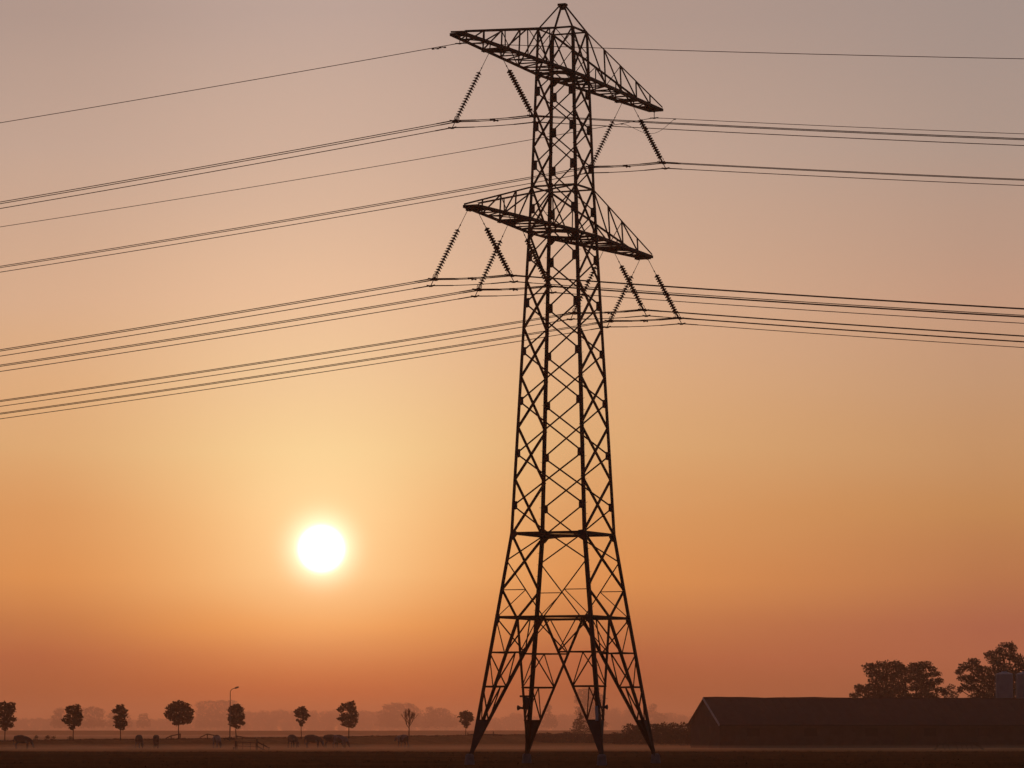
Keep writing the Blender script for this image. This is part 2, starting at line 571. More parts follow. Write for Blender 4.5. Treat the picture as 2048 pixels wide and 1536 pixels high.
gp = 0
for sb in (-1, 1):                                  # faces across the line (A faces)
    n = (0, sb, 0)
    for i in range(len(G) - 1):
        w = .066 if i > 3 else .056
        brace('diagonal_brace', cn(-1, sb, G[i]), cn(1, sb, G[i + 1]), w, n, .012)
        brace('diagonal_brace', cn(1, sb, G[i]), cn(-1, sb, G[i + 1]), w, n, -.03)
    for sa in (-1, 1):
        brace('diagonal_brace', (0, sb * S(TB), TB), cn(sa, sb, G[0]), .05, n, .01)
        brace('diagonal_brace', cn(sa, sb, G[-1]), (0, sb * S(R2), R2), .06, n, .01)
        brace('diagonal_brace', (0, sb * S(R2), R2), cn(sa, sb, 9.38), .055, n, .01)
        brace('diagonal_brace', cn(sa, sb, 9.38), (0, sb * S(R3), R3), .05, n, .012)
        z8 = 8.0
        t = (9.38 - z8) / (9.38 - R3)
        q = cn(sa, sb, 9.38).lerp(Vector((0, sb * S(R3), R3)), t)
        brace('diagonal_brace', cn(sa, sb, z8), q, .035, n, -.02)
        brace('diagonal_brace', q, cn(sa, sb, R3), .035, n, -.02)
        zm = (TB + ZT) / 2
        brace('diagonal_brace', (0, sb * S(ZT), ZT), cn(sa, sb, zm), .035, n, .01)
        brace('diagonal_brace', cn(sa, sb, zm), (0, sb * S(TB), TB), .035, n, .01)
        for z in G:                                  # gusset plates in this face, on the inner edge of the leg
            a = cn(sa, sb, z)
            wd, hh = (.25, .46) if z > 20 else (.23, .40)
            off = Vector((0, sb * .02, 0))
            P = [a + off + Vector((sa * .02, 0, hh / 2)), a + off + Vector((-sa * wd, 0, hh / 2)), a + off + Vector((-sa * (wd + .01), 0, -hh * .42)),
                 a + off + Vector((-sa * (wd * .6), 0, -hh / 2)), a + off + Vector((sa * .02, 0, -hh / 2))]
            one('plate', 'gusset_plate', STEEL2, pylon, P, (0, 1, 0), .012)
for sa in (-1, 1):                                  # faces along the arms (B faces), heavier X bracing
    n = (sa, 0, 0)
    for i in range(len(NB) - 1):
        w = .08 if i > 4 else .068
        brace('cross_brace', cn(sa, -1, NB[i]), cn(sa, 1, NB[i + 1]), w, n, .014)
        brace('cross_brace', cn(sa, 1, NB[i]), cn(sa, -1, NB[i + 1]), w, n, -.03)
    brace('cross_brace', cn(sa, -1, ZT), cn(sa, 1, TB), .06, n, .014)
    brace('cross_brace', cn(sa, 1, ZT), cn(sa, -1, TB), .06, n, -.03)
    z5 = 8.05
    brace('cross_brace', cn(sa, -1, R2), cn(sa, 1, z5), .08, n, .014)
    brace('cross_brace', cn(sa, 1, R2), cn(sa, -1, z5), .08, n, -.03)
    for sb in (-1, 1):
        brace('cross_brace', cn(sa, sb, z5), (sa * S(R3), 0, R3), .075, n, .01)
        for z in NB[1:-1] + [z5]:
            a = cn(sa, sb, z) + Vector((sa * .014, 0, 0))
            one('plate', 'gusset_plate', STEEL2, pylon, [a + Vector((0, sb * .055, .0)), a + Vector((0, sb * .02, .16)), a + Vector((0, -sb * .13, .2)), a + Vector((0, -sb * .13, -.2)), a + Vector((0, sb * .055, -.06))], (1, 0, 0), .012)
# heavy corner gussets at the arm roots and rings
for z, hw in ((TB, .34), (LB, .32), (R2, .30), (R3, .2)):
    for sa, sb in CORN:
        a = cn(sa, sb, z) + Vector((0, sb * .035, 0))
        P = [a + Vector((sa * .03, 0, .14)), a + Vector((-sa * hw, 0, .10)), a + Vector((-sa * hw, 0, -.10)), a + Vector((-sa * .12, 0, -.30)), a + Vector((sa * .03, 0, -.3))]
        one('plate', 'root_plate', STEEL2, pylon, P, (0, 1, 0), .012)
# peak
pk = MB()
for sa, sb in CORN:
    pk.lbeam(cn(sa, sb, ZT), (sa * .09, sb * .09, PEAK), .075, (-sa, 0, 0), (0, -sb, 0))
pk.box((-.2, 0, PEAK), (.2, 0, PEAK), .3, .1)
pk.plate([(-.22, 0, PEAK + .02), (.22, 0, PEAK + .02), (.12, 0, PEAK - .25), (-.12, 0, PEAK - .25)], (0, 1, 0), .03)
pk.build('peak', STEEL, pylon)
# step bolts up two of the legs
peg = MB(); peg.tube([(0, 0, 0), (.13, 0, .0), (.15, 0, .03)], .009, 4)
pegme = None
for (sa, sb), dirx in (((1, -1), (1, .0)), ((-1, 1), (-1, .0))):
    z = 2.3; k = 0
    while z < 33.5 and k < 58:
        if pegme is None:
            o = peg.build('step_bolt', GALV, legs[(sa, sb)]); pegme = o.data
        else:
            o = link('step_bolt', pegme, legs[(sa, sb)])
        c = cn(sa, sb, z)
        if k % 2: o.location = c + Vector((sa * .03, 0, 0)); o.rotation_euler = (0, 0, 0 if sa > 0 else math.pi)
        else: o.location = c + Vector((sa * .03, 0, 0)); o.rotation_euler = (0, 0, (0.25 if sa > 0 else math.pi + .25))
        z += .54; k += 1
# cabinet with a horn on the far leg, horn and pale pipe on the nearest leg
c = cn(-1, 1, 2.75)
eq = MB(); eq.box(c + Vector((-.18, -.02, -.27)), c + Vector((-.12, -.02, .30)), .46, .3)
eqo = eq.build('equipment_box', STEEL2, pylon)
one('box', 'bracket', STEEL, eqo, c + Vector((-.55, -.02, .36)), c + Vector((.1, -.02, .36)), .08, .09)
hb = MB(); hb.tube([c + Vector((-.2, 0, -.22)), c + Vector((-.45, 0, -.2)), c + Vector((-.55, 0, -.19)), c + Vector((-.67, 0, -.19))], [.04, .05, .06, .13], 10)
hb.build('horn', STEEL2, eqo)
c = cn(1, -1, 2.55)
pp = MB(); pp.tube([c + Vector((.0, -.09, -.62)), c + Vector((-.03, -.09, .05))], .075, 10)
pp.build('pale_pipe', PALE, pylon)
hb = MB(); hb.tube([c + Vector((.0, .02, .0)), c + Vector((.24, .02, .0)), c + Vector((.34, .02, .0)), c + Vector((.46, .02, .0))], [.035, .045, .055, .12], 10)
hb.build('horn', STEEL2, pylon)


def crossarm(zb, zt, L, w, zt_tip, fr, fr_plan, beams, nm):
    """one continuous arm through the body; parts hang under the mesh of its eight chords"""
    sB, sT = S(zb), S(zt)
    m = MB()
    tipz = zb + .06
    tb = {}; tt = {}
    for sb in (-1, 1):
        for sa in (-1, 1):
            tb[(sa, sb)] = Vector((sa * w, sb * L, tipz)); tt[(sa, sb)] = Vector((sa * w, sb * L, zt_tip))
            m.lbeam(cn(sa, sb, zb), tb[(sa, sb)], .125, (0, 0, 1), (-sa, 0, 0), .018)
            m.lbeam(cn(sa, sb, zt), tt[(sa, sb)], .066, (0, 0, -1), (-sa, 0, 0), .012)
        m.box((-w - .02, sb * L, tipz + .02), (w + .02, sb * L, tipz + .02), .13, .13)
        m.plate([(-w, sb * L, tipz + .06), (w, sb * L, tipz + .06), (w * 1.25, sb * (L - .75), tipz + .06), (-w * 1.25, sb * (L - .75), tipz + .06)], (0, 0, 1), .02)
    arm = m.build('crossarm', STEEL, pylon)
    for sb in (-1, 1):
        for sa in (-1, 1):
            B = lambda f: tb[(sa, sb)].lerp(cn(sa, sb, zb), f)
            T = lambda f: tt[(sa, sb)].lerp(cn(sa, sb, zt), f)
            n = Vector((sa, 0, 0))
            fs = fr + [1.0]
            for f in fr:
                one('lbeam', 'post', STEEL, arm, B(f), T(f), .05, (0, sb, 0), -n, .012)
            for i in range(len(fs) - 1):
                p, q = T(fs[i + 1]), B(fs[i])
                one('lbeam', 'side_brace', STEEL, arm, p, q, .046, n.cross((q - p).normalized()), -n, .012)
            p, q = B(fs[-2]) + n * .02, T(fs[-3]) + n * .02
            one('lbeam', 'side_brace', STEEL, arm, p, q, .036, n.cross((q - p).normalized()), -n, .012)
        Bl = lambda f: tb[(-1, sb)].lerp(cn(-1, sb, zb), f)
        Br = lambda f: tb[(1, sb)].lerp(cn(1, sb, zb), f)
        for i, f in enumerate(fr_plan):
            one('lbeam', 'cross_member', STEEL, arm, Bl(f), Br(f), .055, (0, sb, 0), (0, 0, 1), .012)
            f0 = fr_plan[i - 1] if i else 0.02
            p, q = (Bl(f0), Br(f)) if i % 2 else (Br(f0), Bl(f))
            one('lbeam', 'plan_brace', STEEL, arm, p + Vector((0, 0, .03)), q + Vector((0, 0, .03)), .045, (1, 0, 0), (0, 0, 1), .012)
        f0 = fr_plan[-1]
        one('lbeam', 'plan_brace', STEEL, arm, Bl(f0) + Vector((0, 0, .03)), cn(1, sb, zb), .045, (1, 0, 0), (0, 0, 1), .012)
        for b in beams:
            ww = w + (sB - w) * (L - b) / (L - sB)
            bb = MB()
            for o in (-.09, .09):
                bb.box((-ww, sb * b + o, zb + .0), (ww, sb * b + o, zb + .0), .05, .15)
            for a in (-.24, .24):
                bb.box((a, sb * b - .1, zb - .07), (a, sb * b + .1, zb - .07), .07, .06)
            bb.build('string_beam', STEEL, arm)
    return arm


armT = crossarm(TB, ZT, 11.93, .366, TB + .22, [.17, .36, .57, .78], [.12, .22, .44, .54, .64, .74, .84, .92], [8.0], 'top')
armL = crossarm(LB, LT, 10.51, .357, LB + .2, [.26, .53, .76], [.12, .24, .36, .58, .68, .78, .88], [5.7, 10.12], 'low')

# ------------------------------------------------------------------ pylon-local to world
MW = Matrix.Translation((PX, PD, 0)) @ Matrix.Rotation(-ROT, 4, 'Z')
TWIST = -ROT

# insulator discs: lathed profile along the string axis (local -Z points down the string)
def lathe(prof, n=14):
    V = []; Fc = []
    for r, z in prof:
        for k in range(n):
            a = 2 * math.pi * k / n
            V.append((r * math.cos(a), r * math.sin(a), z))
    for i in range(len(prof) - 1):
        for k in range(n):
            Fc.append((i * n + k, (i + 1) * n + k, (i + 1) * n + (k + 1) % n, i * n + (k + 1) % n))
    Fc.append(tuple(range(n))); Fc.append(tuple(reversed(range((len(prof) - 1) * n, len(prof) * n))))
    return V, Fc


shared = {}


def shared_mesh(name, key, make, mat, parent, loc=(0, 0, 0), rot=None):
    if key not in shared:
        V, Fc = make()
        o = mesh(name, V, Fc, mat, parent, loc, smooth=True)
        shared[key] = o.data
    else:
        o = link(name, shared[key], parent, loc)
    if rot is not None: o.rotation_euler = rot
    return o


def disc_profile():
    return lathe([(.015, .062), (.045, .058), (.05, .03), (.075, .02), (.128, -.014), (.138, -.034), (.122, -.026), (.06, -.008), (.03, -.02), (.022, -.06)])


def clamp_profile():
    m = MB()
    m.tube([(-.20, 0, .03), (-.12, 0, .0), (-.05, 0, -.02), (.05, 0, -.02), (.12, 0, .0), (.20, 0, .03)], [.022, .036, .045, .045, .036, .022], 8)
    return m.V, m.F


def insulator_string(a_top, a_bot, b, z_top, z_bot, label):
    p0 = MW @ Vector((a_top, b, z_top)); p1 = MW @ Vector((a_bot, b, z_bot))
    Ls = (p1 - p0).length
    tilt = math.atan2(a_bot - a_top, z_top - z_bot)          # rotation about the arm axis
    root = thing('insulator_string', label, 'insulator', p0, group='insulator strings hanging from the crossarms')
    root.rotation_euler = (Matrix.Rotation(-ROT, 4, 'Z') @ Matrix.Rotation(-tilt, 4, 'Y')).to_euler()
    pitch = .131; n = 17
    z1 = -(Ls - .34 - (n - 1) * pitch)                       # first disc
    m = MB(); m.tube([(0, 0, .02), (0, 0, z1 + .28)], .014, 6); m.tube([(0, 0, z1 + .30), (0, 0, z1 + .24)], .03, 6); m.tube([(0, 0, z1 + .28), (0, 0, z1 + .05)], .016, 6)
    m.build('hanger_rod', GALV, root)
    for i in range(n):
        shared_mesh('insulator_disc', 'disc', disc_profile, PORC, root, (0, 0, z1 - i * pitch))
    zy = -Ls
    # arcing horns: small arched cage above the yoke
    def horn():
        m = MB()
        for s in (-1, 1):
            m.tube([(0, 0, .27), (s * .07, 0, .25), (s * .115, 0, .17), (s * .10, 0, .06)], .016, 6)
            m.tube([(0, 0, .27), (0, s * .07, .25), (0, s * .115, .17), (0, s * .10, .06)], .016, 6)
        m.tube([(0, 0, .30), (0, 0, .02)], .02, 6)
        return m.V, m.F
    shared_mesh('arcing_horn', 'horn', horn, GALV, root, (0, 0, zy))

    def yoke():
        m = MB()
        m.plate([(0, -.22, -.03), (0, .22, -.03), (0, .22, .03), (0, .08, .1), (0, -.08, .1), (0, -.22, .03)], (1, 0, 0), .03)
        m.tube([(0, 0, .0), (0, 0, -.33)], .02, 6)
        return m.V, m.F
    y = shared_mesh('yoke_plate', 'yoke', yoke, GALV, root, (0, 0, zy))
    for off in ((0, -.2, 0), (0, .2, 0), (0, 0, -.33)):
        shared_mesh('suspension_clamp', 'clamp', clamp_profile, GALV, y, off, (0, tilt, 0))
    low = root.rotation_euler.to_matrix() @ Vector((0, 0, -Ls - .33)) + p0
    loc = MW.inverted() @ low
    return loc                                               # local position of the lower clamp


def span_curve(a0, z0, sg, k, b, n=34, L=140):
    pts = []
    for i in range(1, n + 1):
        s = L * (i / n) ** 1.25
        pts.append(Vector((a0 + sg * s, b, z0 - k * s + k / 320 * s * s)))
    return pts


def cable(name, label, cat, group, b, aL, zL, aR, zR, kL, kR, r=.0175, rods=True):
    left = list(reversed(span_curve(aL, zL, -1, kL, b)))
    right = span_curve(aR, zR, 1, kR, b)
    e = 1.15
    mid = []; rr = []
    def P(a):
        if a <= aL: return Vector((a, b, zL - kL * (aL - a)))
        if a >= aR: return Vector((a, b, zR - kR * (a - aR)))
        t = (a - aL) / max(aR - aL, 1e-6)
        return Vector((a, b, zL + (zR - zL) * t - (0.05 * 4 * t * (1 - t) if aR - aL > 1 else 0)))
    if aR - aL > 1:
        seq = [(aL - .9, r), (aL - .85, r * 1.35), (aL, r * 1.5), (aL + 1.1, r * 1.35), (aL + 1.13, r), ((aL + aR) / 2, r), (aR - 1.13, r), (aR - 1.1, r * 1.35), (aR, r * 1.5), (aR + .85, r * 1.35), (aR + .9, r)]
    else:
        seq = [(aL - .5, r), (aL, r * 1.4), (aR + .5, r)]
    left = [p for p in left if p.x < seq[0][0] - .05]
    right = [p for p in right if p.x > seq[-1][0] + .05]
    pts = left + [P(a) for a, _ in seq] + right
    rad = [r] * len(left) + [q for _, q in seq] + [r] * len(right)
    base = pts[len(left) + len(seq) // 2]
    m = MB(); m.tube([MW @ p for p in pts], [q * 1.1 for q in rad], 6)
    b0 = MW @ base
    m.V = [tuple(Vector(v) - b0) for v in m.V]
    o = m.build(name, ALU, None, b0, smooth=True)
    return tag(o, label, cat, group), b0


PH = [  # b, a1, z_bot, z_top, kL, kR, description
    (-7.98, 1.93, 29.20, TB - .1, .111, .115, 'near end of the top crossarm'),
    (8.03, 1.90, 29.18, TB - .1, .112, .109, 'far end of the top crossarm'),
    (-10.39, 1.88, 21.69, LB - .1, .112, .115, 'near tip of the lower crossarm'),
    (-5.78, 1.78, 21.68, LB - .1, .110, .113, 'near half of the lower crossarm'),
    (5.63, 1.83, 21.70, LB - .1, .111, .114, 'far half of the lower crossarm'),
    (10.28, 1.83, 21.75, LB - .1, .112, .113, 'far tip of the lower crossarm'),
]
for b, a1, zb_, zt_, kL, kR, desc in PH:
    sides = {}
    for sg, sd in ((-1, 'left'), (1, 'right')):
        loc = insulator_string(sg * .24, sg * a1, b, zt_, zb_, f'{sd}-slanting insulator string under the {desc}')
        sides[sg] = loc
    for db, nm in ((-.2, 'nearer upper cable'), (.2, 'farther upper cable')):
        cable('power_cable', f'{nm} of the three under the {desc}', 'cable', 'conductor cables strung past the pylon',
              b + db, -a1, zb_, a1, zb_, kL, kR)
    cable('power_cable', f'lowest cable of the three under the {desc}', 'cable', 'conductor cables strung past the pylon',
          b, sides[-1].x, sides[-1].z, sides[1].x, sides[1].z, kL, kR)
    m = MB()
    for db in (-.2, .2):
        m.tube([(-.09, db, -.01), (.09, db, -.01)], .035, 8)
        for e in (-.09, .09): m.tube([(e - .02, db, -.02), (e + .02, db, -.02)], .05, 8)
    m.box((0, -.2, 0), (0, .2, 0), .05, .04)
    o = m.build('cable_spacer', GALV, None, MW @ Vector((.0, b, zb_ - .05)))
    o.rotation_euler = (0, 0, -ROT)
    tag(o, f'small dark spacer joining cables under the {desc}', 'cable spacer', 'spacers on the cable bundles')

# earth wires at the tips of the top arm
for b, z, kL, kR, side in ((-11.75, 32.06, .0964, .1043, 'near'), (11.72, 32.03, .1067, .1100, 'far')):
    o, b0 = cable('earth_wire', f'thin single wire hung from the {side} tip of the top crossarm', 'wire', 'earth wires on the top crossarm tips', b, -.06, z, .06, z, kL, kR, r=.0145)
    m = MB(); m.tube([(0, b, TB + .0), (0, b, z + .02)], .02, 6); m.box((-.04, b, z + .3), (.04, b, z + .3), .06, .05); m.tube([(-.22, b, z + .01), (0, b, z - .02), (.22, b, z + .01)], [.02, .04, .02], 6)
    m.build('earth_wire_hanger', GALV, armT)
    inv = Matrix.Translation(-b0)
    if side == 'near':
        for s in (.85, 1.2):
            zz = z - kL * s - .05
            m = MB()
            m.tube([inv @ MW @ Vector((-s - .17, b, zz)), inv @ MW @ Vector((-s - .06, b, zz))], .035, 6)
            m.tube([inv @ MW @ Vector((-s + .06, b, zz)), inv @ MW @ Vector((-s + .17, b, zz))], .035, 6)
            m.tube([inv @ MW @ Vector((-s - .17, b, zz)), inv @ MW @ Vector((-s + .17, b, zz))], .01, 4)
            m.tube([inv @ MW @ Vector((-s, b, zz)), inv @ MW @ Vector((-s, b, zz + .05))], .015, 4)
            m.build('vibration_damper', GALV, o)
    else:
        aA, aB = -1.75, 1.1
        zA, zB = z - kL * 1.75, z - kR * 1.1
        pts = [inv @ MW @ Vector((aA + (aB - aA) * t, b, zA + (zB - zA) * t - .62 * math.sin(math.pi * t) ** 1.2 * (.55 + .9 * t))) for t in [i / 16 for i in range(17)]]
        m = MB(); m.tube(pts, .011, 5)
        for p in (Vector((aA, b, zA)), Vector((aB, b, zB))): m.tube([inv @ MW @ (p + Vector((-.06, 0, -.01))), inv @ MW @ (p + Vector((.06, 0, -.01)))], .035, 6)
        m.build('jumper_lead', GALV, o)

# ------------------------------------------------------------------ trees
def leaf_cloud(blobs, dens, size, r, shell=.55):
    """blobs: (centre, radii) ; quads scattered through them, denser towards the outside"""
    out = []
    for c, rad in blobs:
        c = np.array(c); rad = np.array(rad)
        area = math.pi * rad[0] * rad[2]
        n = max(12, int(dens * area / (size * size)))
        v = r.normal(size=(n, 3)); v /= np.linalg.norm(v, axis=1)[:, None]
        rr = r.random(n) ** (1 / 3) * (1 - shell) + shell * r.random(n) ** .3
        rr *= 1 + .16 * np.sin(v[:, 0] * 5 + v[:, 2] * 7 + c[0]) + .08 * r.normal(size=n)
        p = c + v * rad * rr[:, None]
        a = r.normal(size=(n, 3)); a /= np.linalg.norm(a, axis=1)[:, None]
        b = np.cross(a, r.normal(size=(n, 3))); b /= np.linalg.norm(b, axis=1)[:, None]
        s = size * (.5 + .8 * r.random(n))[:, None]
        q = np.stack([p - a * s * .6, p + b * s * .38, p + a * s * .6, p - b * s * .38], 1)
        out.append(q.reshape(-1, 3))
    return np.concatenate(out)


def limb_pts(p, q, r, n=5, wob=.06):
    p = Vector(p); q = Vector(q); L = (q - p).length
    return [p.lerp(q, t) + (Vector((r.normal(), r.normal(), r.normal() * .6)) * wob * L * math.sin(math.pi * t) if 0 < t < 1 else Vector()) for t in [i / (n - 1) for i in range(n)]]


def tree(name, label, cat, group, px, d, basey, blobs_px, trunk_r, dens, size, seed, split=None, mat=LEAF, depth=1.0, twigs=0, shell=.55, grow=1.0):
    """blobs_px: (x, y, rx, ry) in photograph pixels, given real size at distance d"""
    r = np.random.default_rng(seed)
    base = at(px, d); base.z = gz(base.x, d) if basey is None else at(px, d, basey).z
    root = thing(name, label, cat, base, 0, group)
    if name == 'young_tree': trunk_r *= .72
    k = d / F
    bl = []
    for x, y, rx, ry in blobs_px:
        c = at(x, d, y) - base
        rx *= grow; ry *= grow
        dr = (rx * .9) * k * depth
        c.y += r.uniform(-.5, .5) * dr
        bl.append((tuple(c), (rx * k, dr, ry * k)))
    V = leaf_cloud(bl, dens, size, r, shell)
    crown = tri_mesh('crown', V, mat, 4, root)
    m = MB()
    top = max(bl, key=lambda q: q[0][2])[0]
    zlow = min(c[2] - q[2] for c, q in bl)
    ztop = max(c[2] + q[2] * .3 for c, q in bl)
    zs = split if split is not None else max(zlow + .1 * (ztop - zlow), .3)
    tp = limb_pts((0, 0, -.15), (0, 0, zs), r, 4, .01)
    cx = sum(c[0] for c, _ in bl) / len(bl)
    tp2 = limb_pts((0, 0, zs), (cx * .6, 0, ztop), r, 5, .04)
    pts = tp + tp2[1:]
    m.tube(pts, [trunk_r * (1.25 if i == 0 else 1 - .82 * i / (len(pts) - 1)) for i in range(len(pts))], 7)
    trunk = m.build('trunk', BARK, root, smooth=True)
    m = MB()
    for c, q in bl:
        t = r.uniform(.0, .55)
        s = tp2[0].lerp(tp2[-1], min(t, .9))
        if c[2] < s.z: s = tp2[0]
        m.tube(limb_pts(s, c, r, 5, .07), [trunk_r * .42, trunk_r * .33, trunk_r * .25, trunk_r * .18, trunk_r * .1], 5)
        for _ in range(twigs):
            v = Vector(r.normal(size=3)).normalized()
            e = Vector(c) + Vector((v.x * q[0], v.y * q[1], v.z * q[2])) * r.uniform(.95, 1.22)
            m.tube(limb_pts(c, e, r, 4, .06), [trunk_r * .14, trunk_r * .1, trunk_r * .06, trunk_r * .03], 4)
    m.build('limbs', BARK, root)
    return root


ROW = 'small round trees in a row along the bank'
tree('young_tree', 'row tree at the left edge with a tall dark two-lobed crown', 'tree', ROW, 14, 462, 1482,
     [(8, 1412, 11, 8), (25, 1410, 9, 6), (12, 1424, 18, 9), (26, 1420, 10, 8), (5, 1438, 14, 9), (20, 1436, 10, 9), (31, 1439, 6, 5), (12, 1449, 16, 8), (24, 1451, 8, 5), (14, 1458, 6, 4)], .11, 13, .22, 21, shell=.4)
tree('young_tree', 'row tree with an egg-shaped crown left of the tree with the narrow crown', 'tree', ROW, 150, 474, 1480,
     [(153, 1415, 11, 6), (142, 1420, 9, 8), (158, 1425, 10, 10), (148, 1432, 17, 9), (160, 1436, 9, 9), (135, 1441, 9, 6), (147, 1446, 14, 8), (158, 1448, 7, 5), (148, 1456, 7, 4)], .11, 13, .22, 22, shell=.4)
tree('young_tree', 'narrow row tree with a slim notched crown left of the widest tree', 'tree', ROW, 244, 486, 1478.5,
     [(243, 1415, 10, 6), (234, 1422, 8, 6), (246, 1424, 13, 7), (250, 1431, 9, 6), (238, 1436, 11, 6), (243, 1444, 14, 7), (252, 1448, 7, 6), (240, 1452, 9, 6), (246, 1457, 7, 4)], .10, 13, .22, 23, shell=.4)
tree('young_tree', 'widest row tree with a broad round crown and clear trunk', 'tree', ROW, 360, 505, 1475.5,
     [(358, 1409, 14, 7), (346, 1417, 14, 9), (372, 1415, 13, 9), (382, 1424, 8, 8), (338, 1428, 9, 7), (360, 1424, 18, 12), (351, 1436, 16, 8), (374, 1433, 15, 8), (384, 1436, 6, 5), (366, 1444, 14, 6), (354, 1447, 8, 5), (380, 1443, 6, 4)], .12, 13, .22, 24, shell=.4)
tree('young_tree', 'oval row tree standing right beside the street lamp', 'tree', ROW, 474, 520, 1475,
     [(474, 1414, 10, 6), (466, 1421, 9, 8), (482, 1421, 8, 7), (473, 1430, 16, 8), (486, 1433, 7, 6), (464, 1438, 8, 8), (476, 1441, 14, 8), (487, 1447, 6, 4), (469, 1449, 10, 6), (477, 1454, 7, 4)], .11, 13, .22, 25, shell=.4)
tree('young_tree', 'smallest leafy row tree with a ragged wedge-shaped crown', 'tree', ROW, 604, 540, 1475.5,
     [(605, 1418, 8, 5), (596, 1424, 7, 6), (610, 1425, 8, 7), (602, 1431, 12, 6), (617, 1431, 5, 3.5), (612, 1437, 6, 4), (597, 1441, 4, 3), (605, 1444, 7, 5), (604, 1450, 4, 4)], .09, 13, .2, 26, shell=.4)
tree('young_tree', 'tall row tree with a lopsided crown notched on its left side', 'tree', ROW, 699, 556, 1475,
     [(704, 1408, 9, 5.5), (692, 1413, 12, 7), (703, 1419, 12, 7), (683, 1420, 8, 6), (708, 1430, 11, 8), (690, 1431, 10, 6), (683, 1438, 8, 5), (698, 1440, 17, 8), (710, 1442, 8, 7), (696, 1449, 13, 6), (705, 1452, 8, 4)], .12, 13, .23, 27, shell=.4)
tree('young_tree', 'faint row tree with a cup-shaped crown beside the left pylon foot', 'tree', ROW, 932, 632, 1470.5,
     [(924, 1428, 6, 4), (933, 1427, 8, 4), (941, 1429, 5, 4), (931, 1434, 13, 6), (938, 1439, 8, 6), (928, 1443, 9, 5), (932, 1425, 6, 4), (942, 1437, 6, 6), (933, 1448, 9, 5), (932, 1453, 5, 3.5)], .10, 13, .24, 28, shell=.4)


def bare_tree():
    d = 600
    base = at(819, d, 1473); r = np.random.default_rng(5); k = d / F
    root = thing('bare_tree', 'leafless row tree with an open fan of thin branches', 'tree', base)
    m = MB(); h = 57 * k
    m.tube(limb_pts((0, 0, -.1), (0, 0, h * .42), r, 4, .01), [.10, .085, .08, .07], 6)
    m.build('trunk', BARK, root)
    m = MB()

    def grow(p, dirv, L, rad, n):
        q = p + dirv * L
        m.tube(limb_pts(p, q, r, 4, .05), [rad, rad * .85, rad * .75, rad * .6], 4)
        if n == 0: return
        for _ in range(3 if n > 1 else 4):
            dv = (dirv + Vector((r.normal() * .30, r.normal() * .30, abs(r.normal()) * .16 + .05))).normalized()
            grow(p.lerp(q, r.uniform(.5, 1)), dv, L * r.uniform(.6, .85), rad * .62, n - 1)
    for a, tl, z0 in ((0, .05, .42), (2.9, .55, .28), (.2, .55, .33), (3.3, .35, .38), (.0, .38, .41), (1.5, .5, .3), (4.7, .5, .36)):
        grow(Vector((0, 0, h * z0)), Vector((math.cos(a) * tl, math.sin(a) * tl, 1)).normalized(), h * .25, .06, 3)
    m.build('branches', BARK, root)


bare_tree()

# large trees behind the barn
tree('broad_tree', 'broad ragged tree rising behind the middle of the barn roof', 'tree', 'big trees behind the barn', 1772, 520, 1490,
     [(1738, 1334, 14, 7), (1765, 1332, 17, 8), (1788, 1331, 15, 8), (1745, 1346, 16, 9), (1775, 1350, 22, 12), (1800, 1345, 12, 10), (1752, 1362, 18, 9), (1786, 1366, 22, 11),
      (1745, 1376, 22, 8), (1722, 1382, 14, 6), (1708, 1391, 11, 5), (1770, 1382, 25, 10), (1800, 1380, 16, 9), (1740, 1394, 20, 8), (1775, 1400, 30, 12), (1808, 1392, 12, 7), (1814, 1342, 9, 7), (1812, 1360, 9, 9), (1800, 1336, 9, 6), (1716, 1374, 9, 5), (1812, 1400, 14, 9)], .3, 9, .22, 31, split=3.2, twigs=12, shell=.25, grow=1.16)
tree('broad_tree', 'tree with layered branches pointing right behind the barn roof', 'tree', 'big trees behind the barn', 1846, 530, 1490,
     [(1828, 1333, 13, 7), (1846, 1331, 15, 8), (1862, 1340, 10, 5), (1832, 1343, 16, 6), (1868, 1349, 14, 4.5), (1850, 1352, 14, 5), (1838, 1362, 15, 7), (1862, 1365, 13, 7), (1850, 1376, 18, 9),
      (1876, 1380, 12, 5), (1886, 1386, 7, 5), (1842, 1390, 15, 9), (1862, 1392, 12, 7), (1828, 1352, 12, 8), (1826, 1374, 11, 9), (1828, 1396, 14, 9), (1876, 1362, 8, 6)], .26, 9, .22, 32, split=3.5, twigs=12, shell=.25, grow=1.16)
tree('broad_tree', 'largest tree with feathery branches beside the silos at the right edge', 'tree', 'big trees behind the barn', 2010, 510, 1490,
     [(2012, 1291, 14, 6), (2023, 1300, 9, 9), (2000, 1303, 12, 8), (1980, 1310, 14, 8), (2014, 1313, 16, 7), (2030, 1318, 14, 9), (1990, 1322, 18, 8), (2040, 1330, 16, 10),
      (1945, 1325, 12, 8), (1928, 1335, 13, 8), (1950, 1338, 14, 10), (1916, 1345, 9, 6), (1925, 1358, 13, 7), (1945, 1358, 16, 11), (1930, 1374, 12, 8), (1918, 1380, 6, 6), (1950, 1378, 14, 10),
      (2000, 1336, 22, 10), (1970, 1345, 20, 12), (1975, 1365, 20, 14), (1960, 1392, 14, 10), (2005, 1355, 25, 14), (2040, 1350, 22, 14), (1985, 1385, 22, 16), (2030, 1380, 24, 18), (2070, 1340, 24, 20), (2075, 1380, 24, 20)],
     .34, 8, .22, 33, split=3.0, twigs=16, shell=.25, grow=1.12)

